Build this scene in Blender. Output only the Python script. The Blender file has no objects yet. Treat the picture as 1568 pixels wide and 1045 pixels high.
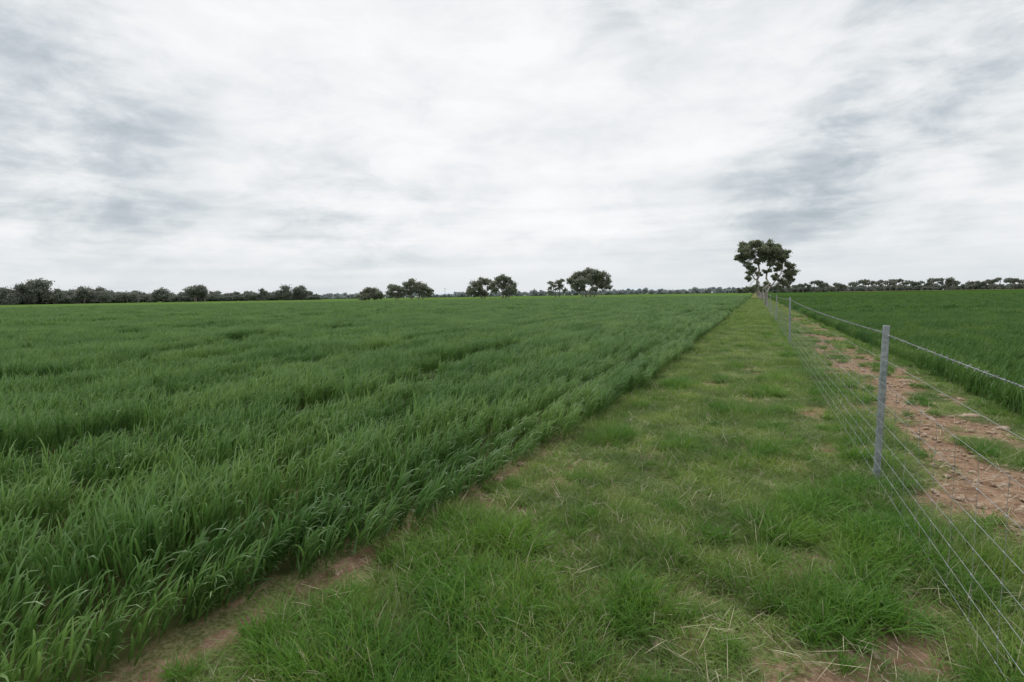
import bpy, math, random
import numpy as np
from mathutils import Matrix, Vector, noise
random.seed(7); rng=np.random.default_rng(7)
sc=bpy.context.scene
sc.view_settings.view_transform='Standard'; sc.view_settings.look='None'; sc.view_settings.exposure=0
A=math.radians(25.5)
RT=np.array([math.cos(A),math.sin(A)]); FW=np.array([-math.sin(A),math.cos(A)])
def place(F,R): return FW*F+RT*R

# ---------------- camera
cam=bpy.data.cameras.new("camera"); cam.lens=18; cam.sensor_width=36; cam.clip_end=20000; cam.clip_start=0.05
co=bpy.data.objects.new("camera",cam); sc.collection.objects.link(co); sc.camera=co
co.matrix_world=Matrix.Translation((0,0,1.6))@Matrix.Rotation(A,4,'Z')@Matrix.Rotation(math.radians(90-5.1),4,'X')@Matrix.Rotation(math.radians(-0.85),4,'Z')

# ---------------- node helpers
def new_mat(name):
    m=bpy.data.materials.new(name); m.use_nodes=True
    nt=m.node_tree; nt.nodes.clear(); return m,nt
class N:
    def __init__(s,nt): s.nt=nt
    def n(s,t,**k):
        x=s.nt.nodes.new(t)
        for a,b in k.items(): setattr(x,a,b)
        return x
    def l(s,a,b): s.nt.links.new(a,b)
    def val(s,sock,v):
        if isinstance(v,(int,float)): sock.default_value=v
        elif isinstance(v,(tuple,list)):
            sock.default_value=v
        else: s.l(v,sock)
    def math(s,op,a,b=0.0,c=None,clamp=False):
        x=s.n('ShaderNodeMath',operation=op,use_clamp=clamp); s.val(x.inputs[0],a); s.val(x.inputs[1],b)
        if c is not None: s.val(x.inputs[2],c)
        return x.outputs[0]
    def mix(s,f,a,b):
        x=s.n('ShaderNodeMix',data_type='RGBA'); s.val(x.inputs[0],f)
        s.val(x.inputs[6],(*a,1) if isinstance(a,tuple) and len(a)==3 else a)
        s.val(x.inputs[7],(*b,1) if isinstance(b,tuple) and len(b)==3 else b); return x.outputs[2]
    def noise(s,vec,scale,detail=4,rough=.55,dist=0):
        x=s.n('ShaderNodeTexNoise'); s.l(vec,x.inputs['Vector']); x.inputs['Scale'].default_value=scale
        x.inputs['Detail'].default_value=detail; x.inputs['Roughness'].default_value=rough; x.inputs['Distortion'].default_value=dist
        return x.outputs['Fac']
    def rng(s,v,a,b,c=0.0,d=1.0,smooth=True):
        x=s.n('ShaderNodeMapRange'); x.interpolation_type='SMOOTHSTEP' if smooth else 'LINEAR'
        s.val(x.inputs[0],v); x.inputs[1].default_value=a; x.inputs[2].default_value=b; x.inputs[3].default_value=c; x.inputs[4].default_value=d
        return x.outputs[0]
    def attr(s,name): 
        x=s.n('ShaderNodeAttribute',attribute_name=name); return x.outputs['Fac']
def foliage_mat(name,dark,light,base,tip,dry=None,stretch=(1,1,0),patch=(.75,1.25),rough=.5,trans=.3,spec=.4):
    m,nt=new_mat(name); g=N(nt)
    pos=g.n('ShaderNodeNewGeometry').outputs['Position']
    mp=g.n('ShaderNodeVectorMath',operation='MULTIPLY'); g.l(pos,mp.inputs[0]); mp.inputs[1].default_value=stretch
    r=g.attr('tone'); h=g.attr('tip')
    c=g.mix(r,dark,light)
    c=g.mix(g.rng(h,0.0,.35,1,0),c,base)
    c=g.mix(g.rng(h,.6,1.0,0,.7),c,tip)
    if dry:
        c=g.mix(g.math('GREATER_THAN',r,dry[0]),c,dry[1])
    nzv=g.noise(mp.outputs[0],1,3)
    v=g.n('ShaderNodeHueSaturation'); g.l(g.rng(nzv,.3,.7,patch[0],patch[1]),v.inputs['Value']); g.l(c,v.inputs['Color'])
    g.l(g.rng(nzv,.3,.7,.515,.487),v.inputs['Hue'])
    c=v.outputs[0]
    b=g.n('ShaderNodeBsdfPrincipled'); g.l(c,b.inputs['Base Color']); b.inputs['Roughness'].default_value=rough
    b.inputs['Specular IOR Level'].default_value=spec
    t=g.n('ShaderNodeBsdfTranslucent'); g.l(c,t.inputs['Color'])
    mx=g.n('ShaderNodeMixShader'); mx.inputs[0].default_value=trans; g.l(b.outputs[0],mx.inputs[1]); g.l(t.outputs[0],mx.inputs[2])
    o=g.n('ShaderNodeOutputMaterial'); g.l(mx.outputs[0],o.inputs[0]); return m
def simple_mat(name,c1,c2,scale=10,rough=.8,metal=0,bump=0,spec=.3):
    m,nt=new_mat(name); g=N(nt)
    pos=g.n('ShaderNodeNewGeometry').outputs['Position']
    nz=g.noise(pos,scale,6)
    c=g.mix(g.rng(nz,.35,.65),c1,c2)
    b=g.n('ShaderNodeBsdfPrincipled'); g.l(c,b.inputs['Base Color']); b.inputs['Roughness'].default_value=rough; b.inputs['Metallic'].default_value=metal; b.inputs['Specular IOR Level'].default_value=spec
    if bump:
        bp=g.n('ShaderNodeBump'); bp.inputs['Strength'].default_value=bump; bp.inputs['Distance'].default_value=.02; g.l(nz,bp.inputs['Height']); g.l(bp.outputs[0],b.inputs['Normal'])
    o=g.n('ShaderNodeOutputMaterial'); g.l(b.outputs[0],o.inputs[0]); return m

# ---------------- mesh helper
def np_mesh(name,V,Q,attrs=None,mat=None,smooth=False,matidx=None):
    me=bpy.data.meshes.new(name); V=np.asarray(V,dtype=np.float32); Q=np.asarray(Q,dtype=np.int32)
    me.vertices.add(len(V)); me.vertices.foreach_set('co',V.ravel())
    if len(Q):
        k=Q.shape[1]
        me.loops.add(Q.size); me.loops.foreach_set('vertex_index',Q.ravel())
        me.polygons.add(len(Q)); me.polygons.foreach_set('loop_start',np.arange(0,Q.size,k,dtype=np.int32))
        me.polygons.foreach_set('loop_total',np.full(len(Q),k,dtype=np.int32))
        if matidx is not None: me.polygons.foreach_set('material_index',np.asarray(matidx,dtype=np.int32))
    me.update(calc_edges=True)
    if smooth and len(Q): me.polygons.foreach_set('use_smooth',np.ones(len(Q),dtype=bool))
    for k2,a in (attrs or {}).items():
        a=np.asarray(a)
        if a.ndim==2: at=me.attributes.new(k2,'FLOAT_VECTOR','POINT'); at.data.foreach_set('vector',a.astype(np.float32).ravel())
        elif a.dtype.kind=='i': at=me.attributes.new(k2,'INT','POINT'); at.data.foreach_set('value',a.astype(np.int32))
        else: at=me.attributes.new(k2,'FLOAT','POINT'); at.data.foreach_set('value',a.astype(np.float32))
    if mat is not None:
        for m in (mat if isinstance(mat,list) else [mat]): me.materials.append(m)
    return me
def obj(name,me,parent=None,link=True):
    o=bpy.data.objects.new(name,me)
    if link: sc.collection.objects.link(o)
    if parent: o.parent=parent
    return o

def blades(base,L,W,az,t0,bend,K=5,twist=None,power=1.3,h0=None,tone=None):
    n=len(L); s=np.linspace(0,1,K+1)
    th=t0[:,None]+bend[:,None]*s[None,:]**power
    d=np.stack([np.sin(th)*np.cos(az)[:,None],np.sin(th)*np.sin(az)[:,None],np.cos(th)],-1)
    seg=(d[:,:-1]+d[:,1:])/2*(L/K)[:,None,None]
    P=np.concatenate([np.zeros((n,1,3)),np.cumsum(seg,1)],1)+base[:,None,:]
    side=np.stack([-np.sin(az),np.cos(az),np.zeros(n)],-1)[:,None,:]*np.ones((1,K+1,1))
    nor=np.cross(d,side)
    if twist is None: twist=np.zeros(n)
    tw=twist[:,None]*s[None,:]+ (twist*0.3)[:,None]
    sd=side*np.cos(tw)[...,None]+nor*np.sin(tw)[...,None]
    prof=(np.minimum(1,.55+s*2.0)*(1-s**2.6)+.03)
    w=(W[:,None]*prof[None,:]/2)[...,None]
    V=np.stack([P-sd*w,P+sd*w],2).reshape(-1,3)
    b=np.arange(n)[:,None]*(2*(K+1)); k=np.arange(K)[None,:]*2
    q=b+k; Q=np.stack([q,q+1,q+3,q+2],-1).reshape(-1,4)
    tip=np.repeat(np.tile(s,(n,1)),2,1) if h0 is None else np.repeat(h0[:,None]+(1-h0[:,None])*s[None,:],2,1)
    if tone is None: tone=rng.random(n)
    return V,Q,tip.reshape(-1),np.repeat(tone,2*(K+1))
WIND=math.atan2(.30,1)
def src_coll(name,meshes):
    c=bpy.data.collections.new(name)
    for i,m in enumerate(meshes):
        o=bpy.data.objects.new(f"{name}_{i}",m); c.objects.link(o)
    return c
def scatter(name,pts,rot,scl,idx,coll,parent=None):
    me=np_mesh(name,pts,[],{'rot':rot,'scl':scl,'idx':idx.astype(np.int32)})
    o=obj(name,me,parent)
    ng=bpy.data.node_groups.new(name+"_gn",'GeometryNodeTree')
    ng.interface.new_socket('Geometry',in_out='INPUT',socket_type='NodeSocketGeometry')
    ng.interface.new_socket('Geometry',in_out='OUTPUT',socket_type='NodeSocketGeometry')
    gi=ng.nodes.new('NodeGroupInput'); go=ng.nodes.new('NodeGroupOutput')
    ip=ng.nodes.new('GeometryNodeInstanceOnPoints'); ci=ng.nodes.new('GeometryNodeCollectionInfo')
    ci.inputs['Collection'].default_value=coll; ci.inputs['Separate Children'].default_value=True; ci.inputs['Reset Children'].default_value=True
    def na(n,t):
        x=ng.nodes.new('GeometryNodeInputNamedAttribute'); x.data_type=t; x.inputs['Name'].default_value=n
        return [s for s in x.outputs if s.enabled and s.name=='Attribute'][0]
    L=ng.links.new
    L(gi.outputs[0],ip.inputs['Points']); L(ci.outputs[0],ip.inputs['Instance']); ip.inputs['Pick Instance'].default_value=True
    L(na('idx','INT'),ip.inputs['Instance Index'])
    er=ng.nodes.new('FunctionNodeEulerToRotation'); L(na('rot','FLOAT_VECTOR'),er.inputs[0]); L(er.outputs[0],ip.inputs['Rotation'])
    L(na('scl','FLOAT_VECTOR'),ip.inputs['Scale']); L(ip.outputs[0],go.inputs[0])
    md=o.modifiers.new('instances','NODES'); md.node_group=ng
    return o
def nz(x,y,s,off=0.0): return noise.noise(Vector((x*s+off,y*s-off,off*.37)))
def fbm(x,y,s,off=0.0): return nz(x,y,s,off)+.5*nz(x,y,s*2.1,off+9)+.25*nz(x,y,s*4.3,off+17)

# ---------------- layout
def edgeL(y): return float(np.interp(y,[-8,0,1.25,2.7,4.3,7,11,160],[-2.5,-2.4,-2.33,-2.2,-2.0,-1.78,-1.72,-1.6]))
def edgeR(y): return 2.85+.0*y
FX=0.95
TRAM=[(-14.5,.35,.7),(-16.3,.35,.6),(-24,.5,.7),(-26,.5,.7),(-40,.6,.7),(-42,.6,.7),(-66,.8,.7)]
FUR=[([(1.5,-7.5),(4.1,-4.5),(5.2,-3.95),(6.1,-2.9),(7.35,-1.75),(9.3,-1.5),(11.3,-1.36),(13.8,.1)],.38,.74),
     ([(6,-9),(8,-8.9),(10,-8.4),(14,-8.6),(20.5,-9.5),(27,-8.5)],.45,.7),
     ([(2.6,-6.2),(3.6,-3.3),(4.5,-1.9),(5.6,-1.3)],.2,.4),
     ([(9,-5.2),(11.5,-4.2),(16,-3.0),(20,-1.2)],.32,.6),
     ([(15,-16),(19,-15),(24,-16),(31,-14)],.5,.65)]
SEG=[]
for pl,w,st in FUR:
    pw=[place(a,b) for a,b in pl]
    for a,b in zip(pw[:-1],pw[1:]): SEG.append((a,b,w,st))
def furrow(x,y):
    best=(9,0)
    p=np.array([x+.18*nz(x,y,.9,2),y+.18*nz(x,y,.9,6)])
    for a,b,w,st in SEG:
        ab=b-a; t=min(1,max(0,float(np.dot(p-a,ab)/np.dot(ab,ab)))); d=float(np.hypot(*(p-a-ab*t)))/w
        if d<best[0]: best=(d,st)
    return best

# ---------------- materials
ST=(1.1,.3,0)
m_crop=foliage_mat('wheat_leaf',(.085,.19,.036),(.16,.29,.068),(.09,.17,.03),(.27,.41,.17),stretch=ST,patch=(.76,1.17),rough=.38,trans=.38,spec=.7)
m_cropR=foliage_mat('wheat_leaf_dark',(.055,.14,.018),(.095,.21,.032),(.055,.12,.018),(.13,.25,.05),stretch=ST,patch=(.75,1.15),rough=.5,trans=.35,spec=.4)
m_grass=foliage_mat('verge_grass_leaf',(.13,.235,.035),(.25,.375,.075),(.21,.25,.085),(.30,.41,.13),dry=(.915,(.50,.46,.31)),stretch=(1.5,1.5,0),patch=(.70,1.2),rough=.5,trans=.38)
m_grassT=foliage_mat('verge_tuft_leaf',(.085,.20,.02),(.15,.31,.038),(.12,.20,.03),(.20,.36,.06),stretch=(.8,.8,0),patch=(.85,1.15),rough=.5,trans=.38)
m_straw=foliage_mat('dry_straw',(.42,.37,.24),(.62,.56,.40),(.40,.34,.22),(.6,.55,.4),stretch=(1,1,0),patch=(.9,1.1),rough=.7,trans=.1)

# ---------------- crop patches (tillers stand in drill rows along Y)
ROW=.22
def crop_patch(S,ntill,wscale,K=5,nl=4,mat=m_crop,lmul=1,rows=True):
    n=ntill*nl
    if rows:
        bx=rng.choice([-ROW/2,ROW/2],ntill)+rng.normal(0,.034,ntill); by=rng.uniform(-S/2,S/2,ntill)
    else:
        bx=rng.uniform(-S/2,S/2,ntill); by=rng.uniform(-S/2,S/2,ntill)
    vig=np.repeat(rng.uniform(.72,1.05,ntill),nl)
    base=np.stack([np.repeat(bx,nl),np.repeat(by,nl),np.tile(np.linspace(0,.22,nl),ntill)+rng.uniform(-.0,.05,n)],-1)
    base[:,:2]+=rng.normal(0,.006,(n,2)); base[:,2]*=vig
    base[:,0]+=base[:,2]*.15
    L=rng.uniform(.16,.28,n)*vig*lmul; W=rng.uniform(.0075,.0145,n)*wscale
    az=WIND+rng.normal(0,.9,n)
    t0=np.abs(rng.normal(.16,.12,n)); bend=rng.gamma(2.2,.45,n)
    tw=rng.normal(0,1.0,n)
    V,Q,t,r=blades(base,L,W,az,t0,bend,K,tw,2.1,h0=base[:,2]*1.6)
    return np_mesh('wheat_clump',V,Q,{'tip':t,'tone':r},mat)
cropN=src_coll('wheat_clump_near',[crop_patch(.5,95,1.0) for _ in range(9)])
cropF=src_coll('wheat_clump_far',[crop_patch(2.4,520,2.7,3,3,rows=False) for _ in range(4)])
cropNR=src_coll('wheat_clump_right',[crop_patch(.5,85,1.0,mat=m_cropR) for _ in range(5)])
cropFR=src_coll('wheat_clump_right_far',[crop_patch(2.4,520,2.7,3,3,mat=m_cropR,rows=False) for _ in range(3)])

def in_view(x,y,marg=8,near=5):
    d=math.hypot(x,y)
    if d<near: return y>-3.5
    f=x*FW[0]+y*FW[1]; r=x*RT[0]+y*RT[1]
    return f>0 and abs(math.degrees(math.atan2(r,f)))<45+marg+20/d
def crop_points(side,cell,dmin,dmax,nvar,pad):
    P=[];R=[];S=[];I=[]
    n=int(dmax/cell)+1; rows=cell<1
    for i in range(-n,n+1):
        for j in range(-6,n+1):
            x=i*cell; y=j*cell
            if side<0 and x>0 or side>0 and x<2: continue
            d=math.hypot(x,y)
            if d<dmin or d>dmax: continue
            if not in_view(x,y): continue
            x+=(random.gauss(0,.02)+.05*nz(y,0,.25,4)) if rows else random.uniform(-.42,.42)*cell; y+=random.uniform(-.42,.42)*cell
            if side<0:
                e=edgeL(y)+.10*nz(y,3,1.5)-pad
                if x>e: 
                    if x>e+cell*.6: continue
                    x=e-random.uniform(-.03,.08)
            else:
                e=edgeR(y)+.12*nz(y,8,.8)+pad
                if x<e:
                    if x<e-cell*.6: continue
                    x=e+random.uniform(0,.08)
            h=1.03+.17*fbm(x*.6,y*.45,.8,3)+.12*nz(x*2.0,y*.3,.9,8)
            if rows and side<0: h*=(1,1.03,.94,.80)[i%4]
            lean=.0
            if side<0:
                if x>edgeL(y)-.5: h*=.92+.15*nz(x,y,2.2,6); lean=.12+.15*nz(y,2,1.2)
                for t,w,st in TRAM:
                    q=abs(x-t-.3*nz(y,t,.10))
                    if q<w: h*=1-st*(1-.5*q/w)
                    elif q<w*2.2 : h*=1.06
                if d<40:
                    q,st=furrow(x,y)
                    if q<1: h*=1-st*(1-.45*q)
                    elif q<2.2: h*=1.12
            if side>0: h*=.88
            sy=random.uniform(.9,1.1)
            P.append((x,y,0)); R.append((random.gauss(0,.06),random.gauss(0,.06)+lean,random.gauss(0,.05 if rows else .35))); S.append((1.0,sy,h*random.uniform(.88,1.08))); I.append(random.randrange(nvar))
    return np.array(P),np.array(R),np.array(S),np.array(I)
crop=bpy.data.objects.new('wheat_crop',None); sc.collection.objects.link(crop)
scatter('wheat_near',*crop_points(-1,.44,0,38,9,.15),cropN,crop)
scatter('wheat_far',*crop_points(-1,1.9,37,180,4,1.2),cropF,crop)
scatter('wheat_right_near',*crop_points(1,.44,0,38,5,.2),cropNR,crop)
scatter('wheat_right_far',*crop_points(1,1.9,37,180,3,1.2),cropFR,crop)

def canopy(name,pts,mat,parent):
    me=bpy.data.meshes.new(name); me.from_pydata(pts,[],[tuple(range(len(pts)))]); me.materials.append(mat); return obj(name,me,parent)
m_can=simple_mat('distant_crop',(.10,.17,.045),(.125,.195,.055),.05,1,spec=0)
m_canR=simple_mat('distant_crop_dark',(.05,.10,.022),(.06,.12,.026),.05,1,spec=0)
canopy('distant_crop_left',[(-1.8,150,.36),(-1.8,2500,.36),(-2500,2500,.36),(-2500,-400,.36),(-165,-60,.36),(-150,60,.36),(-75,135,.36)],m_can,crop)
canopy('distant_crop_right',[(3,150,.36),(60,140,.36),(120,100,.36),(160,0,.36),(2500,0,.36),(2500,2500,.36),(3,2500,.36)],m_canR,crop)

# ---------------- verge grass
def grass_patch(S,n,wscale,K=4,mat=m_grass,Lr=(.05,.15),bendm=.36,W=(.0024,.0046)):
    nt=max(3,n//7)
    cx=rng.uniform(-S/2,S/2,nt); cy=rng.uniform(-S/2,S/2,nt)
    k=rng.integers(0,nt,n)
    off=rng.normal(0,.014,(n,2))
    base=np.stack([cx[k]+off[:,0],cy[k]+off[:,1],np.zeros(n)-.005],-1)
    az=np.arctan2(off[:,1]+.002,off[:,0]+.006)+rng.normal(0,.5,n)
    L=rng.uniform(*Lr,n)*(.5+.9*rng.random(nt)[k]); Wd=rng.uniform(*W,n)*wscale
    t0=np.abs(rng.normal(.4,.25,n)); bend=rng.gamma(3,bendm,n)
    V,Q,t,r=blades(base,L,Wd,az,t0,bend,K,rng.normal(0,.8,n),1.2)
    return np_mesh('grass_clump',V,Q,{'tip':t,'tone':r},mat)
gN=src_coll('verge_grass_clump',[grass_patch(.34,360,1) for _ in range(8)])
gF=src_coll('verge_grass_clump_far',[grass_patch(1.0,900,3.2,3) for _ in range(4)])
gT=src_coll('verge_tuft',[grass_patch(.20,150,1.25,5,m_grassT,(.13,.27),.34,(.003,.006)) for _ in range(6)])
LUSH=[(-1.55,2.7,.6),(-1.2,2.1,.7),(-1.6,1.7,.6),(-.9,1.6,.5),(.15,3.7,.33),(-.15,3.5,.2),(.75,4.6,.45),(.85,3.7,.5),(.6,3.1,.35),(-1.0,3.4,.35),(.1,5.5,.3),(-.5,2.5,.3),(1.1,2.6,.3),(1.0,5.6,.25),(-1.35,5.5,.3),(-.2,7.2,.4),(-1.2,9,.5),(.4,10,.5)]
THIN=[(-.45,2.35,.22),(.05,2.2,.25),(.3,2.0,.2),(-.35,4.2,.3),(.62,5.9,.3),(.7,7.2,.3),(.5,3.0,.15),(-.9,5.0,.25)]
def lush(x,y):
    v=0
    for a,b,r in LUSH: v=max(v,1-math.hypot(x-a,y-b)/r)
    v=max(v,.9*(fbm(x,y,1.1,31)-.15))
    return max(0,min(1,v))
def soilness(x,y):
    """0 = covered, 1 = bare soil"""
    e=edgeL(y); s=0
    if x<e-.12 : return .5
    if x<e+.22:
        k=1-abs(x-(e+.05))/.15
        s=max(0,k)*1.2*(1 if y<4.9 else .2)*(.8+.8*nz(x,y,1.5,4))
    if x>1.15:
        tw=min(1,max(0,(x-1.2)/.45))*min(1,max(0,(2.95-x)/.3))
        ty=float(np.interp(y,[2,3.5,5,30,60],[.55,.74,.97,.97,.75]))
        s=max(s,tw*ty*(.78+.95*fbm(x*1.3,y*.6,1.3,12)))
    if e+.2<x<1.8:
        s=max(s,.16+.75*fbm(x,y,1.5,50)+(.10 if x>.75 and y>4.2 else 0)+(.10 if y<3.6 else 0))
        for a,b,r in THIN: s=max(s,.85*(1-math.hypot(x-a,y-b)/r)*(1+nz(x,y,5,2)))
    return max(0,min(1,s))
def verge_points(cell,y0,y1,nvar,far=False):
    P=[];R=[];S=[];I=[]
    for j in range(int(y0/cell),int(y1/cell)):
        for i in range(int(-2.8/cell),int(3.3/cell)):
            x=i*cell+random.uniform(-.5,.5)*cell; y=j*cell+random.uniform(-.5,.5)*cell
            if x<edgeL(y)+.02 or x>3.0: continue
            s=soilness(x,y)
            if random.random()< (s-.38)*2.1 : continue
            l=lush(x,y)
            hh=.70+.65*fbm(x,y,1.4,77)+.75*l
            hh*= 1-.5*max(0,s-.2)
            hh=max(.3,hh)*random.uniform(.65,1.3)
            if x>1.3: hh*=.75
            sx=random.uniform(.85,1.1)
            P.append((x,y,0)); R.append((0,0,random.uniform(0,6.28))); S.append((sx,sx,hh) if not far else (sx,sx,hh*1.1)); I.append(random.randrange(nvar))
    return np.array(P),np.array(R),np.array(S),np.array(I)
verge=bpy.data.objects.new('verge_grass',None); sc.collection.objects.link(verge)
scatter('grass_near',*verge_points(.19,-1.5,26,8),gN,verge)
scatter('grass_far',*verge_points(.6,26,150,4,True),gF,verge)
P=[];R=[];S=[];I=[]
for k in range(13000):
    y=-1+ (random.random()**1.6)*40; x=random.uniform(-2.2,3.0)
    if x<edgeL(y)+.1: continue
    l=lush(x,y); pr=l*.9 
    if abs(x-FX)<.15: pr=max(pr,.22)
    if edgeR(y)-.25<x: pr=max(pr,.3)
    if x>1.5: pr*=.35
    if random.random()>pr+.04: continue
    s=random.uniform(.5,1.0)*(.6+.45*l)
    P.append((x,y,0)); R.append((0,0,random.uniform(0,6.28))); S.append((s*1.2,s*1.2,s)); I.append(random.randrange(6))
scatter('grass_tufts',np.array(P),np.array(R),np.array(S),np.array(I),gT,verge)
# dry straw and dead stalks lying through the verge
def straw_patch():
    n=7; base=np.stack([rng.uniform(-.12,.12,n),rng.uniform(-.12,.12,n),rng.uniform(.0,.035,n)],-1)
    V,Q,t,r=blades(base,rng.uniform(.06,.2,n),rng.uniform(.0018,.0035,n),rng.uniform(0,6.28,n),rng.uniform(.9,1.5,n),rng.uniform(-.2,.4,n),3,rng.normal(0,.5,n))
    return np_mesh('straw',V,Q,{'tip':t,'tone':r},m_straw)
gS=src_coll('straw_bits',[straw_patch() for _ in range(6)])
P=[];R=[];S=[];I=[]
for k in range(2600):
    y=-.5+(random.random()**1.5)*22; x=random.uniform(-2.1,2.9)
    if x<edgeL(y)+.05 or random.random()>.25+soilness(x,y): continue
    P.append((x,y,random.uniform(0,.04))); R.append((0,0,random.uniform(0,6.28))); s=random.uniform(.6,1.2); S.append((s,s,s)); I.append(random.randrange(6))
scatter('dry_straw',np.array(P),np.array(R),np.array(S),np.array(I),gS,verge)

# ---------------- ground
n=520; t=np.linspace(-9.3,9.3,n)
gx=np.sinh(t)*.55; gy=np.sinh(t)*.55+3.0
X,Y=np.meshgrid(gx,gy); Z=np.zeros_like(X); SO=np.full(X.shape,.5); CR=np.zeros_like(X)
for a in range(n):
    for b in range(n):
        x=X[a,b]; y=Y[a,b]
        if abs(x)<12 and -4<y<60:
            Z[a,b]=.016*nz(x,y,2.2)+.01*nz(x,y,7)-.012
            if x>1.3 and x<3: Z[a,b]+=.018*nz(x,y,5,3)
            SO[a,b]=soilness(x,y)
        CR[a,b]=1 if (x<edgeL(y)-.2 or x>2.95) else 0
        if abs(x)<3 and y>=60: SO[a,b]=.3 if x<1.3 else .8
V=np.stack([X,Y,Z],-1).reshape(-1,3)
q=(np.arange(n-1)[:,None]*n+np.arange(n-1)[None,:]).ravel(); Q=np.stack([q,q+1,q+n+1,q+n],-1)
m,nt=new_mat('ground_soil_and_thatch'); g=N(nt)
pos=g.n('ShaderNodeNewGeometry').outputs['Position']
n1=g.noise(pos,6,8,.65); n2=g.noise(pos,45,6,.7)
soil=g.mix(g.rng(n1,.35,.65),(.19,.118,.077),(.345,.23,.155))
soil=g.mix(g.rng(n2,.5,.72),soil,(.50,.39,.29))
soil=g.mix(g.rng(n2,.42,.25),soil,(.11,.07,.045))
thatch=g.mix(g.rng(n2,.35,.65),(.09,.12,.035),(.29,.26,.14))
f=g.math('ADD',g.attr('soil'),g.math('MULTIPLY',g.math('SUBTRACT',n1,.5),.9))
c=g.mix(g.rng(f,.42,.68),thatch,soil)
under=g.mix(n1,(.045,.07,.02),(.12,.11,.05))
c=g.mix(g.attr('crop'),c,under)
b=g.n('ShaderNodeBsdfPrincipled'); g.l(c,b.inputs['Base Color']); b.inputs['Roughness'].default_value=1; b.inputs['Specular IOR Level'].default_value=0
bp=g.n('ShaderNodeBump'); bp.inputs['Strength'].default_value=.9; bp.inputs['Distance'].default_value=.025
g.l(g.math('ADD',n1,g.math('MULTIPLY',n2,.4)),bp.inputs['Height']); g.l(bp.outputs[0],b.inputs['Normal'])
o=g.n('ShaderNodeOutputMaterial'); g.l(b.outputs[0],o.inputs[0])
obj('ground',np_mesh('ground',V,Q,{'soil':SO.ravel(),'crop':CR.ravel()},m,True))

# ---------------- clods / stones
import bmesh
m_clod=simple_mat('soil_clod',(.24,.155,.10),(.47,.37,.28),25,.95,bump=.5)
def rock(seed):
    bm=bmesh.new(); bmesh.ops.create_icosphere(bm,subdivisions=2,radius=.5)
    for v in bm.verts:
        k=1+.5*noise.noise(v.co*2.2+Vector((seed*7,0,0)))+.2*noise.noise(v.co*6+Vector((seed,3,0)))
        v.co*=k; v.co.z*=.6
    me=bpy.data.meshes.new('clod'); bm.to_mesh(me); bm.free(); me.materials.append(m_clod); return me
rc=src_coll('clod_shape',[rock(i) for i in range(6)])
P=[];R=[];S=[];I=[]
for k in range(11000):
    y=2+ (random.random()**1.7)*45; x=random.uniform(1.0,3.0) if random.random()<.8 else random.uniform(-2.4,1.2)
    if x<edgeL(y)+.02: continue
    if random.random()>(soilness(x,y)-.3)*1.6: continue
    s=.009+.07*random.random()**4.0
    P.append((x,y,-.004)); R.append((random.uniform(-.3,.3),random.uniform(-.3,.3),random.uniform(0,6.28))); S.append((s*1.2,s,s)); I.append(random.randrange(6))
for (x,y,s) in [(2.45,8.2,.16),(2.6,7.6,.12),(2.3,8.9,.1),(2.55,9.6,.13),(2.0,6.2,.1),(2.2,7.0,.09),(-.5,2.45,.03),(.42,5.0,.03),(2.62,6.9,.14),(2.4,11,.14)]:
    P.append((x,y,0)); R.append((0,0,x*9)); S.append((s*1.5,s,s*.7)); I.append(int(x*10)%6)
scatter('soil_clods',np.array(P),np.array(R),np.array(S),np.array(I),rc)

# ---------------- tubes
def tube_arrays(pts,rad,ns=6):
    pts=np.asarray(pts,float); n=len(pts); rad=np.broadcast_to(rad,(n,))
    T=np.gradient(pts,axis=0); T/=np.linalg.norm(T,axis=1)[:,None]+1e-9
    ref=np.array([0,0,1.]) if abs(T[0,2])<.8 else np.array([1.,0,0])
    U=np.cross(T,ref); U/=np.linalg.norm(U,axis=1)[:,None]; W=np.cross(T,U)
    a=np.linspace(0,2*math.pi,ns,endpoint=False)
    V=pts[:,None,:]+rad[:,None,None]*(U[:,None,:]*np.cos(a)[None,:,None]+W[:,None,:]*np.sin(a)[None,:,None])
    i=np.arange(n-1)[:,None]*ns; j=np.arange(ns)[None,:]; j2=(j+1)%ns
    Q=np.stack([i+j,i+j2,i+ns+j2,i+ns+j],-1).reshape(-1,4)
    return V.reshape(-1,3),Q
class Acc:
    def __init__(s): s.V=[];s.Q=[];s.n=0;s.m=[];s.t=[];s.r=[]
    def add(s,V,Q,m=0,t=None,r=None):
        s.V.append(V); s.Q.append(np.asarray(Q)+s.n); s.n+=len(V); s.m.append(np.full(len(Q),m))
        s.t.append(np.full(len(V),.5) if t is None else t); s.r.append(np.full(len(V),.5) if r is None else r)
    def mesh(s,name,mat,smooth=False):
        return np_mesh(name,np.concatenate(s.V),np.concatenate(s.Q),{'tip':np.concatenate(s.t),'tone':np.concatenate(s.r)},mat,smooth,np.concatenate(s.m))

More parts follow.
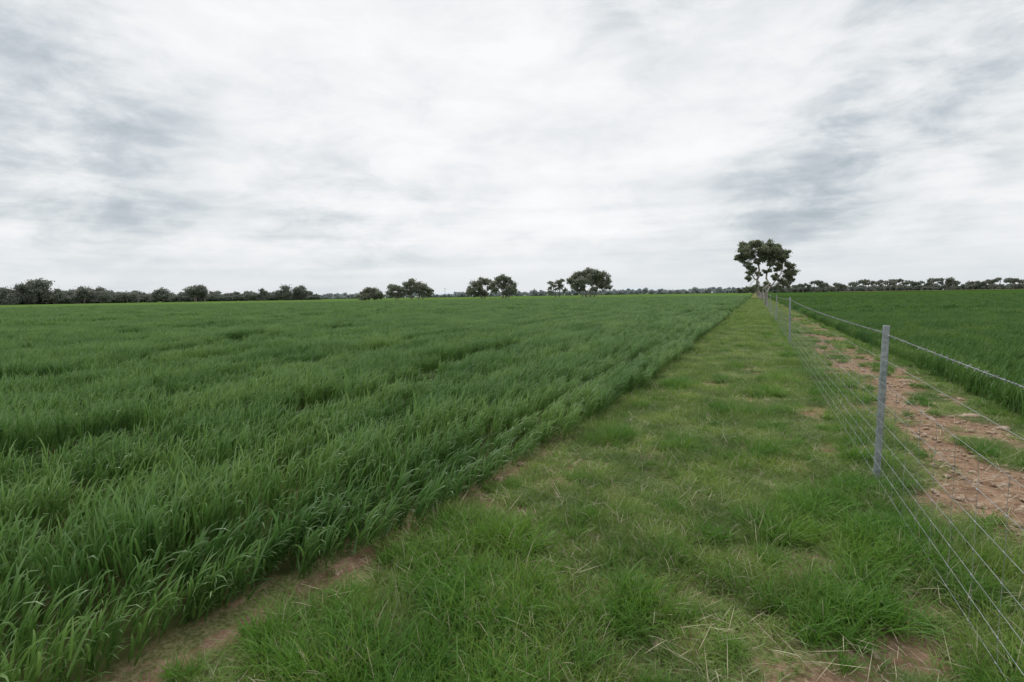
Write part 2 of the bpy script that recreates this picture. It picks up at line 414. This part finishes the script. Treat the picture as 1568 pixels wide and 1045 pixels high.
# ---------------- fence
m_galv=simple_mat('galvanised_steel',(.22,.25,.255),(.34,.37,.375),30,.5,.25,.1)
m_wire=simple_mat('fence_wire',(.24,.26,.27),(.40,.42,.43),8,.45,.35)
m_wood=simple_mat('weathered_wood',(.18,.16,.14),(.30,.27,.24),12,.9,0,.4)
fence=bpy.data.objects.new('wire_fence',None); sc.collection.objects.link(fence)
WZ=[.09,.20,.31,.43,.56,.71,.87]; TOPZ=1.26
posts=[-7.4,5.1,17.6,30.1,42.6,55.1,67.6,80.1,92.6,105.1,117.6]
def cpost(name,y,h,tilt):
    w=.024; d=.017; tk=.003
    prof=[(d,-w*.35),(d,-w),( -d*.6,-w),(-d,-w*.7),(-d,w*.7),(-d*.6,w),(d,w),(d,w*.35)]
    inn=[(d-tk,w*.35),(d-tk,w-tk),(-d*.6+tk*.5,w-tk),(-d+tk,w*.65),(-d+tk,-w*.65),(-d*.6+tk*.5,-w+tk),(d-tk,-w+tk),(d-tk,-w*.35)]
    pr=prof+inn; k=len(pr); zs=[-.3,0,.3,.6,.9,h-.006,h]
    V=[];Q=[]
    for zi,z in enumerate(zs):
        sc_=1 if zi<len(zs)-1 else .94
        for a,b in pr: V.append((a*sc_,b*sc_,z))
    for i in range(len(zs)-1):
        for j in range(k):
            j2=(j+1)%k; Q.append((i*k+j,i*k+j2,(i+1)*k+j2,(i+1)*k+j))
    top=(len(zs)-1)*k
    for j in range(7): Q.append((top+j,top+j+1,top+14-j,top+15-j))
    acc=Acc(); acc.add(np.array(V,float),np.array(Q))
    for z in WZ+[1.06,TOPZ]:
        if z>h: continue
        a=np.linspace(0,2*math.pi,13)
        acc.add(*tube_arrays(np.stack([-.004+.024*np.cos(a),.030*np.sin(a),z+.004*np.sin(3*a)],-1),.0016,5))
        acc.add(*tube_arrays([(-.028,-.012,z-.008),(-.033,0,z),(-.028,.014,z+.009)],.0018,5))
    for z in np.arange(.15,h-.05,.12):
        a=np.linspace(0,2*math.pi,9)
        acc.add(*tube_arrays(np.stack([np.full(9,-.0175),.004*np.cos(a),z+.008*np.sin(a)],-1),.0009,4))
    o=obj(name,acc.mesh(name,m_galv),fence); o.location=(FX,y,0); o.rotation_euler=(tilt*.4,tilt,0.35)
for i,y in enumerate(posts): cpost(f'post_{i+1}',y,1.31 if y<10 else 1.42,[.0,.012,-.02,.01,-.01,.02,0,.01,0,0.01,0][i])
for i,y in enumerate([62.0,100.0]):
    acc=Acc(); acc.add(*tube_arrays([(0,0,-.3),(0,0,.5),(.01,0,1.2),(.01,0,1.65)],[.12,.115,.11,.105],14)); acc.add(*tube_arrays([(.01,0,1.65),(.01,0,1.68)],[.105,.001],14))
    o=obj(f'strainer_{i+1}',acc.mesh('strainer',m_wood,True),fence); o.location=(FX-.02,y,0)
def ztop(y,h,sag=.03):
    p=(y-5.1)/12.5; fr=p-math.floor(p); return h-sag*4*fr*(1-fr)
acc=Acc()
ys=np.concatenate([np.arange(-7.4,30,.5),np.arange(30,118,2.5)])
for z in WZ+[1.06]:
    pts=np.array([(FX-.034,y,ztop(y,z,.012 if z<1 else .035)+.004*nz(y,z*30,1.3)+(.08 if z>1 and y>12 else 0)) for y in ys])
    acc.add(*tube_arrays(pts,.0013,5))
for y in np.arange(-7,60,.30):
    z0=ztop(y,WZ[0],.012); z1=ztop(y,WZ[-1],.012); zz=np.linspace(z0,z1,7)
    acc.add(*tube_arrays(np.stack([FX-.034+rng.normal(0,.0015,7),np.full(7,y)+rng.normal(0,.004,7),zz],-1),.0010,4))
    if y<14:
        for z in WZ:
            zc=ztop(y,z,.012); acc.add(*tube_arrays([(FX-.034,y-.008,zc),(FX-.037,y,zc+.001),(FX-.034,y+.008,zc)],.0025,5))
obj('wire_mesh',acc.mesh('wire_mesh',m_wire,True),fence)
acc=Acc()
yy=np.arange(-7.4,32,.012); 
def bz(y): return np.array([ztop(v,TOPZ,.05)+float(np.interp(v,[5,17],[0,.1])) for v in y])
zb=bz(yy)
for ph in (0,math.pi):
    a=yy*2*math.pi/.07+ph
    acc.add(*tube_arrays(np.stack([FX-.034+.0022*np.cos(a),yy,zb+.0022*np.sin(a)],-1),.0014,4))
yf=np.arange(32,118,1.0); acc.add(*tube_arrays(np.stack([np.full(len(yf),FX-.034),yf,bz(yf)],-1),.003,4))
for y in np.arange(-7.3,32,.10):
    z=float(bz([y])[0]); 
    for s in (0,1):
        a=rng.uniform(0,6.28); d=np.array([math.cos(a),rng.uniform(-.5,.5),math.sin(a)])*.015
        c=np.array([FX-.034,y+s*.004,z]); acc.add(*tube_arrays([c-d,c+d],[.0011,.0011],4))
    acc.add(*tube_arrays([(FX-.034,y-.006,z),(FX-.034,y+.01,z)],.0042,5))
obj('barbed_wire',acc.mesh('barbed_wire',m_wire,True),fence)

# ---------------- trees
def tree_leaf_mat(name,dark,light,tr=.15):
    m,nt=new_mat(name); g=N(nt)
    c=g.mix(g.attr('tone'),dark,light); 
    b=g.n('ShaderNodeBsdfPrincipled'); g.l(c,b.inputs['Base Color']); b.inputs['Roughness'].default_value=.55
    t=g.n('ShaderNodeBsdfTranslucent'); g.l(c,t.inputs['Color'])
    mx=g.n('ShaderNodeMixShader'); mx.inputs[0].default_value=tr; g.l(b.outputs[0],mx.inputs[1]); g.l(t.outputs[0],mx.inputs[2])
    o=g.n('ShaderNodeOutputMaterial'); g.l(mx.outputs[0],o.inputs[0]); return m
m_leaf=tree_leaf_mat('eucalyptus_leaf',(.12,.15,.09),(.28,.31,.19),.3)
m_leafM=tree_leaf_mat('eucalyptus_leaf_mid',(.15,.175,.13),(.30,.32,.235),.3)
m_leafF=tree_leaf_mat('eucalyptus_leaf_far',(.15,.17,.145),(.25,.27,.22),.3)  # mid and far leaves greyed with distance: aerial haze put into base colour
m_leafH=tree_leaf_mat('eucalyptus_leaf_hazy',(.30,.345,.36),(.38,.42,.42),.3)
m_bark=simple_mat('pale_bark',(.30,.27,.23),(.52,.48,.42),1.5,.85)
m_barkD=simple_mat('dark_bark',(.16,.145,.12),(.26,.235,.20),1.5,.9)
def leaves(acc,c,r,n,size,flat=.75,m=1,sub_r=(.25,.5)):
    ns=max(5,int(9+r*3)); d=rng.normal(size=(ns,3)); d/=np.linalg.norm(d,axis=1)[:,None]
    sub=np.array(c)+d*np.array([1,1,flat])*r*(rng.random((ns,1))**.45)*.9
    k=rng.integers(0,ns,n); sr=r*rng.uniform(*sub_r,ns)
    off=rng.normal(size=(n,3))*.55
    P=sub[k]+off*np.array([1,1,.7])*sr[k][:,None]
    u=rng.normal(size=(n,3)); u[:,2]-=.6; u/=np.linalg.norm(u,axis=1)[:,None]
    v=np.cross(u,rng.normal(size=(n,3))); v/=np.linalg.norm(v,axis=1)[:,None]
    s=size*rng.uniform(.5,1.2,(n,1)); u=u*s*.75; v=v*s*.40
    V=np.stack([P-u,P+v,P+u,P-v],1).reshape(-1,3); Q=np.arange(n*4).reshape(-1,4)
    up=(P[:,2]-c[2])/r*.35+.35  # painted shading: leaves lighter at lobe tops, darker low and inside
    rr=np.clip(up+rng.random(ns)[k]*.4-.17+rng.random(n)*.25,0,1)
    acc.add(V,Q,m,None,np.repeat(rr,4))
def limb(acc,p0,p1,r0,r1,w=.12,n=7):
    p0=np.array(p0,float);p1=np.array(p1,float); s=np.linspace(0,1,n)[:,None]
    L=np.linalg.norm(p1-p0); j=rng.normal(size=(n,3))*w*L*.25; j[0]=j[-1]=0; j=j*np.sin(s*math.pi)
    P=p0+(p1-p0)*s+j; P[:,2]+=(np.sin(s*math.pi)*L*.05)[:,0]
    acc.add(*tube_arrays(P,np.linspace(r0,r1,n),7),0)
    return P
def tree(name,F,R,s,lobes,stems,leafmat,barkmat,dens=1,lsize=None,yd=.45,rm=1.0,twigs=3):
    acc=Acc(); ends=[]
    for (x0,x1,z1,r) in stems:
        P=limb(acc,(x0*s,0,-.2),(x1*s,rng.uniform(-.5,.5),z1*s),r,r*.55,.25,8); ends+= [(P[i],r*(1-.45*i/7)) for i in (3,4,5,6,7)]
    for (dx,z,r) in lobes:
        r=r*rm
        dy=rng.uniform(-yd,yd)*r*s*2.2
        c=np.array([dx*s,dy,z*s]); 
        e=min(ends,key=lambda e:np.linalg.norm(e[0]-c)+ (5 if e[0][2]>c[2] else 0)); 
        P=limb(acc,e[0],c,e[1]*.45,e[1]*.12,.2,6)
        for q in range(twigs):
            d=rng.normal(size=3)*r*s*.45; limb(acc,P[rng.integers(2,5)],c+d,e[1]*.18,e[1]*.05,.3,5)
        ls=lsize or .34
        n=int(dens*330*(r*s)**2/(ls/.34)**2)+60
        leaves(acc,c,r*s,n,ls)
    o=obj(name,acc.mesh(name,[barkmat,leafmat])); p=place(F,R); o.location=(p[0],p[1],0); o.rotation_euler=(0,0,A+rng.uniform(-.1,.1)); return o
F=117; s=F/784
p=(1160-784)/784*F
lob=[(-32,70,10),(-22,79,10),(-10,83,10),(0,83,10),(12,80,10),(24,76,10),(34,69,9),(-18,68,11),(-4,71,12),(10,69,12),(22,65,10),(-37,62,7),(38,61,7),(-28,62,8),(0,62,9),(30,60,8),(14,60,8),
     (47,44,8),(53,38,8),(44,36,8),(51,30,7),(40,50,7),(-24,50,7),(-17,44,7),(-8,56,7),(30,44,6),(-27,58,6),(33,26,6),(12,52,7),(-20,38,6),(24,50,6),
     (12,22,6),(-8,18,6),(24,17,6),(36,19,6),(-18,15,6),(-2,38,6),(20,32,6),(-16,30,6),(44,24,6),(2,14,6),(8,42,6),(30,34,6)]
tree('eucalyptus_tree',F,p+.6,s,lob,[(0,-4,52,.33),(3,14,50,.27),(4,34,42,.2),(-1,-18,50,.2)],m_leaf,m_bark,dens=1.35,lsize=.26)
def mt(name,u,F,lob,stems,dens=1.0): 
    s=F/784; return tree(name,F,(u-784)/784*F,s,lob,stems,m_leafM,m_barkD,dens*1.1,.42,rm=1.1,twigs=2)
mt('eucalyptus_tree',570,225,[(-13,11,7),(-4,15,7),(5,14,7),(12,11,6),(16,7,5),(-17,7,5),(0,8,6),(8,7,6),(-9,6,6)],[(-3,-4,9,.3),(5,7,8,.25)])
mt('eucalyptus_tree',608,215,[(-8,14,6),(0,20,7),(7,17,6),(-9,22,5),(9,10,5),(-4,10,5),(2,8,6)],[(-1,0,12,.3),(3,6,10,.2)])
mt('eucalyptus_tree',636,220,[(-12,24,7),(-4,27,7),(5,25,7),(13,20,7),(20,16,7),(26,13,5),(-16,18,6),(0,18,8),(10,13,7),(20,9,5),(-9,12,6)],[(-4,-5,18,.35),(6,10,14,.3),(12,18,10,.25)])
mt('eucalyptus_tree',742,225,[(-18,15,7),(-12,22,8),(-3,27,7),(5,26,7),(-22,11,6),(-5,16,8),(-14,9,6),(10,18,7),(0,9,6)],[(-3,-6,16,.35),(0,6,16,.3)])
mt('eucalyptus_tree',768,215,[(-4,30,6),(4,32,7),(11,29,7),(17,24,7),(19,16,7),(12,14,7),(3,20,8),(18,9,6),(6,9,5),(-8,24,7),(-8,14,6)],[(3,2,20,.35),(7,12,18,.3),(10,16,10,.25)])
mt('eucalyptus_tree',852,225,[(-10,9,4),(-8,15,4),(-3,21,5),(4,24,5),(10,27,4),(8,18,5),(13,12,4),(-10,24,3),(2,14,4)],[(-1,-3,18,.25),(4,8,18,.22)],.7)
mt('eucalyptus_tree',902,215,[(-27,27,8),(-18,34,8),(-8,38,8),(3,39,8),(13,37,8),(22,32,8),(28,24,7),(30,16,5),(-22,18,6),(-12,25,10),(0,27,11),(12,26,11),(22,19,8),(-8,15,6),(8,14,6),(-16,12,4)],[(-3,-10,24,.45),(2,4,26,.45),(8,16,22,.35),(-8,-18,18,.3)])

def line(name,specs,leafmat,lsize,dens=1.0):
    acc=Acc()
    for (u,F,h,w,um) in specs:
        s=F/784; R=(u-784)/784*F; P0=place(F,R); H=h*s; Wd=w*s
        base=np.array([P0[0],P0[1],0.])
        for q in range(rng.integers(1,3)):
            x=rng.uniform(-.15,.15)*Wd; e=np.array([RT[0]*x,RT[1]*x,0])
            limb(acc,base+e,base+e*2.2+np.array([0,0,H*.75]),.03*H,.012*H,.15,5)
        nl=7
        for q in range(nl):
            x=rng.uniform(-.5,.5)*Wd*.8; y=rng.uniform(-.3,.3)*Wd
            zc=H*(.78-.35*(abs(x)/(Wd*.5))**2-(.0 if um else .5*rng.random()))-(.0 if not um else .05*H)
            r=(.26 if not um else .17)*max(Wd*.7,H)*rng.uniform(.7,1.1)
            c=base+np.array([RT[0]*x+FW[0]*y,RT[1]*x+FW[1]*y,max(zc,r*.5)])
            leaves(acc,c,r,int(dens*60*(r/lsize)**2*.35)+14,lsize,.55 if um else .8,1,(.35,.6))
    return obj(name,acc.mesh(name,[m_barkD,leafmat]))
sp=[]
u=-200
while u<482:
    F=float(np.interp(u,[-260,0,480],[270,300,420])); h=float(np.interp(u,[-260,0,110,480],[29,29,25,15]))*rng.uniform(.75,1.12)
    sp.append((u,F+rng.uniform(-8,25),h,rng.uniform(14,24),False)); u+=rng.uniform(6,10)
u=-200
while u<490:
    F=float(np.interp(u,[-260,0,480],[268,297,415])); sp.append((u,F,float(np.interp(u,[0,480],[15,9]))*rng.uniform(.8,1.15),rng.uniform(12,18),False)); u+=rng.uniform(4,7)
for (u,h,w) in [(62,43,34),(46,37,26),(16,35,24),(84,34,24),(130,29,26),(160,28,22),(200,27,26),(304,34,22),(314,29,16),(250,26,26),(385,22,22),(405,22,18),(438,25,22),(462,24,20),(-60,38,40),(-150,36,40)]: sp.append((u,float(np.interp(u,[0,480],[293,398])),h,w,False))
line('distant_treeline',sp,m_leafF,.75,1.8)
sp=[]; u=478
while u<1145:
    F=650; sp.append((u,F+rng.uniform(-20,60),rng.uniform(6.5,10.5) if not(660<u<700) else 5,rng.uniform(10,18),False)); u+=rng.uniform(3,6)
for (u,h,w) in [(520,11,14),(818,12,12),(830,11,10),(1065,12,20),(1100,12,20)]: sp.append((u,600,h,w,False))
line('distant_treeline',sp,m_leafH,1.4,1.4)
sp=[]; u=1130
while u<1800:
    sp.append((u,450+rng.uniform(-15,60),rng.uniform(9,12.5),rng.uniform(12,20),False)); u+=rng.uniform(3.5,6)
u=1225
while u<1780:
    sp.append((u,400,rng.uniform(17,25),rng.uniform(24,42),True)); u+=rng.uniform(10,26)
line('distant_treeline',sp,m_leafF,1.0,1.6)

# ---------------- hills, far paddock, power pole
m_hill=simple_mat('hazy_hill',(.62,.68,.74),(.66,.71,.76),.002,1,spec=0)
us=np.arange(-800,2600,12); Fh=5200; V=[]
for u in us:
    h=.6+1.0*max(0,nz(u,0,.006,5)+.2)*2
    for c,w,a in [(975,45,8),(690,30,7),(1420,120,7),(560,60,4)]: h+=a*math.exp(-((u-c)/w)**2)
    h=max(h,.3)*Fh/784; p=place(Fh,(u-784)/784*Fh); p2=place(Fh+1500,(u-784)/784*(Fh+1500)); p0=place(Fh-900,(u-784)/784*(Fh-900))
    V+=[(p0[0],p0[1],-1),(p[0],p[1],h),(p2[0],p2[1],h*.4)]
k=len(us); Q=[(3*i+j,3*i+3+j,3*i+4+j,3*i+1+j) for i in range(k-1) for j in (0,1)]
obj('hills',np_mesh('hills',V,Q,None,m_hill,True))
m_pad=simple_mat('pale_paddock',(.22,.24,.10),(.28,.29,.14),.02,1,spec=0)
pp=[place(330,(1285-784)/784*330),place(330,700),place(395,800),place(395,(1285-784)/784*395)]
me=bpy.data.meshes.new('pale_paddock'); me.from_pydata([(a[0],a[1],.62) for a in pp],[],[(0,1,2,3)]); me.materials.append(m_pad); obj('distant_pale_paddock',me)
acc=Acc(); acc.add(*tube_arrays([(0,0,0),(0,0,8.5)],[.16,.11],8)); acc.add(*tube_arrays([(-1.1,0,7.8),(1.1,0,7.8)],.08,6))
for x in (-1,0,1): acc.add(*tube_arrays([(x,0,7.85),(x,0,8.1)],.06,6))
o=obj('power_pole',acc.mesh('power_pole',m_wood,True)); p=place(430,(683-784)/784*430); o.location=(p[0],p[1],0); o.rotation_euler=(0,0,A)

# ---------------- sun + sky
SE,SAZ=math.radians(52),math.radians(-15)
sd=Vector((*(FW*math.cos(SAZ)+RT*math.sin(SAZ))*math.cos(SE),math.sin(SE)))
sl=bpy.data.lights.new('sun','SUN'); sl.energy=1.4; sl.angle=math.radians(40); sl.color=(1,.97,.92)
so=bpy.data.objects.new('sun',sl); sc.collection.objects.link(so); so.rotation_euler=sd.to_track_quat('Z','Y').to_euler(); so.location=(0,0,50)
w=bpy.data.worlds.new('World'); sc.world=w; w.use_nodes=True; nt=w.node_tree; nt.nodes.clear(); g=N(nt)
sky=g.n('ShaderNodeTexSky',sky_type='NISHITA'); sky.sun_disc=False; sky.sun_elevation=SE; sky.sun_rotation=math.atan2(sd.x,sd.y)
b1=g.n('ShaderNodeBackground'); g.l(sky.outputs[0],b1.inputs[0]); b1.inputs[1].default_value=.1
tc=g.n('ShaderNodeTexCoord').outputs['Generated']
sep=g.n('ShaderNodeSeparateXYZ'); g.l(tc,sep.inputs[0])
z=g.math('MAXIMUM',sep.outputs[2],0.0); zz=g.math('ADD',z,.30)
vr=g.n('ShaderNodeVectorRotate',rotation_type='Z_AXIS'); g.l(tc,vr.inputs['Vector']); vr.inputs['Angle'].default_value=-A+math.radians(8)
s2=g.n('ShaderNodeSeparateXYZ'); g.l(vr.outputs[0],s2.inputs[0])
cx=g.math('DIVIDE',s2.outputs[0],zz); cy=g.math('DIVIDE',s2.outputs[1],zz)
cmb=g.n('ShaderNodeCombineXYZ'); g.l(cx,cmb.inputs[0]); g.l(g.math('MULTIPLY',cy,1.5),cmb.inputs[1])
st=g.n('ShaderNodeVectorMath',operation='MULTIPLY'); g.l(tc,st.inputs[0]); st.inputs[1].default_value=(1.6,1.6,4.2)
big=g.noise(st.outputs[0],1.5,3,.5,.25); lay=g.noise(cmb.outputs[0],2.2,6,.56,.25); puff=g.noise(st.outputs[0],4.4,7,.60,.3)
low=g.n('ShaderNodeVectorMath',operation='MULTIPLY'); g.l(tc,low.inputs[0]); low.inputs[1].default_value=(1.2,1.2,22.0)
strk=g.noise(low.outputs[0],2.2,4,.5,.3)
lowf=g.rng(z,.05,.30,1,0)
def cen(v,k): return g.math('MULTIPLY',g.math('SUBTRACT',v,.5),k)
val=g.math('ADD',g.math('ADD',cen(big,.60),cen(lay,.45)),g.math('ADD',cen(puff,.70),.635))
val=g.math('ADD',val,g.math('MULTIPLY',cen(strk,.60),lowf))
mod=g.rng(g.math('ADD',g.math('MULTIPLY',puff,.5),g.math('MULTIPLY',lay,.5)),.38,.60,1.35,.35)
def blob(az,el,inner,outer,amp,modul=True):
    az=math.radians(az); el=math.radians(el); h=FW*math.cos(az)+RT*math.sin(az)
    d=(h[0]*math.cos(el),h[1]*math.cos(el),math.sin(el))
    v=g.n('ShaderNodeVectorMath',operation='DOT_PRODUCT'); g.l(tc,v.inputs[0]); v.inputs[1].default_value=d
    r=g.rng(v.outputs['Value'],math.cos(math.radians(outer)),math.cos(math.radians(inner)),0,amp)
    return g.math('MULTIPLY',r,mod) if modul else r
tot=val
for b_ in [(-6,17,0,30,.11,False),(-43,13,0,16,-.26),(-18,8,0,12,-.12),(40,20,0,13,-.24),(28,10,0,9,-.22),(36,12,0,10,-.12),(14,32,0,9,-.22),(-30,32,0,16,.05,False),(30,33,0,11,.05,False)]:
    tot=g.math('ADD',tot,blob(*b_))
ramp=g.n('ShaderNodeValToRGB'); g.l(tot,ramp.inputs[0]); e=ramp.color_ramp
e.elements[0].position=.08; e.elements[0].color=(.44,.50,.54,1)
e.elements[1].position=.88; e.elements[1].color=(.98,.98,.985,1)
for p_,c_ in [(.30,(.60,.65,.685,1)),(.46,(.725,.76,.785,1)),(.58,(.82,.845,.865,1)),(.72,(.91,.917,.928,1))]:
    x=e.elements.new(p_); x.color=c_
hz=g.rng(z,0.0,.12,.7,0)
col=g.mix(hz,ramp.outputs[0],(.71,.76,.805))
b2=g.n('ShaderNodeBackground'); g.l(col,b2.inputs[0]); b2.inputs[1].default_value=1.0
mx=g.n('ShaderNodeMixShader'); mx.inputs[0].default_value=.96; g.l(b1.outputs[0],mx.inputs[1]); g.l(b2.outputs[0],mx.inputs[2])
wo=g.n('ShaderNodeOutputWorld'); g.l(mx.outputs[0],wo.inputs[0])
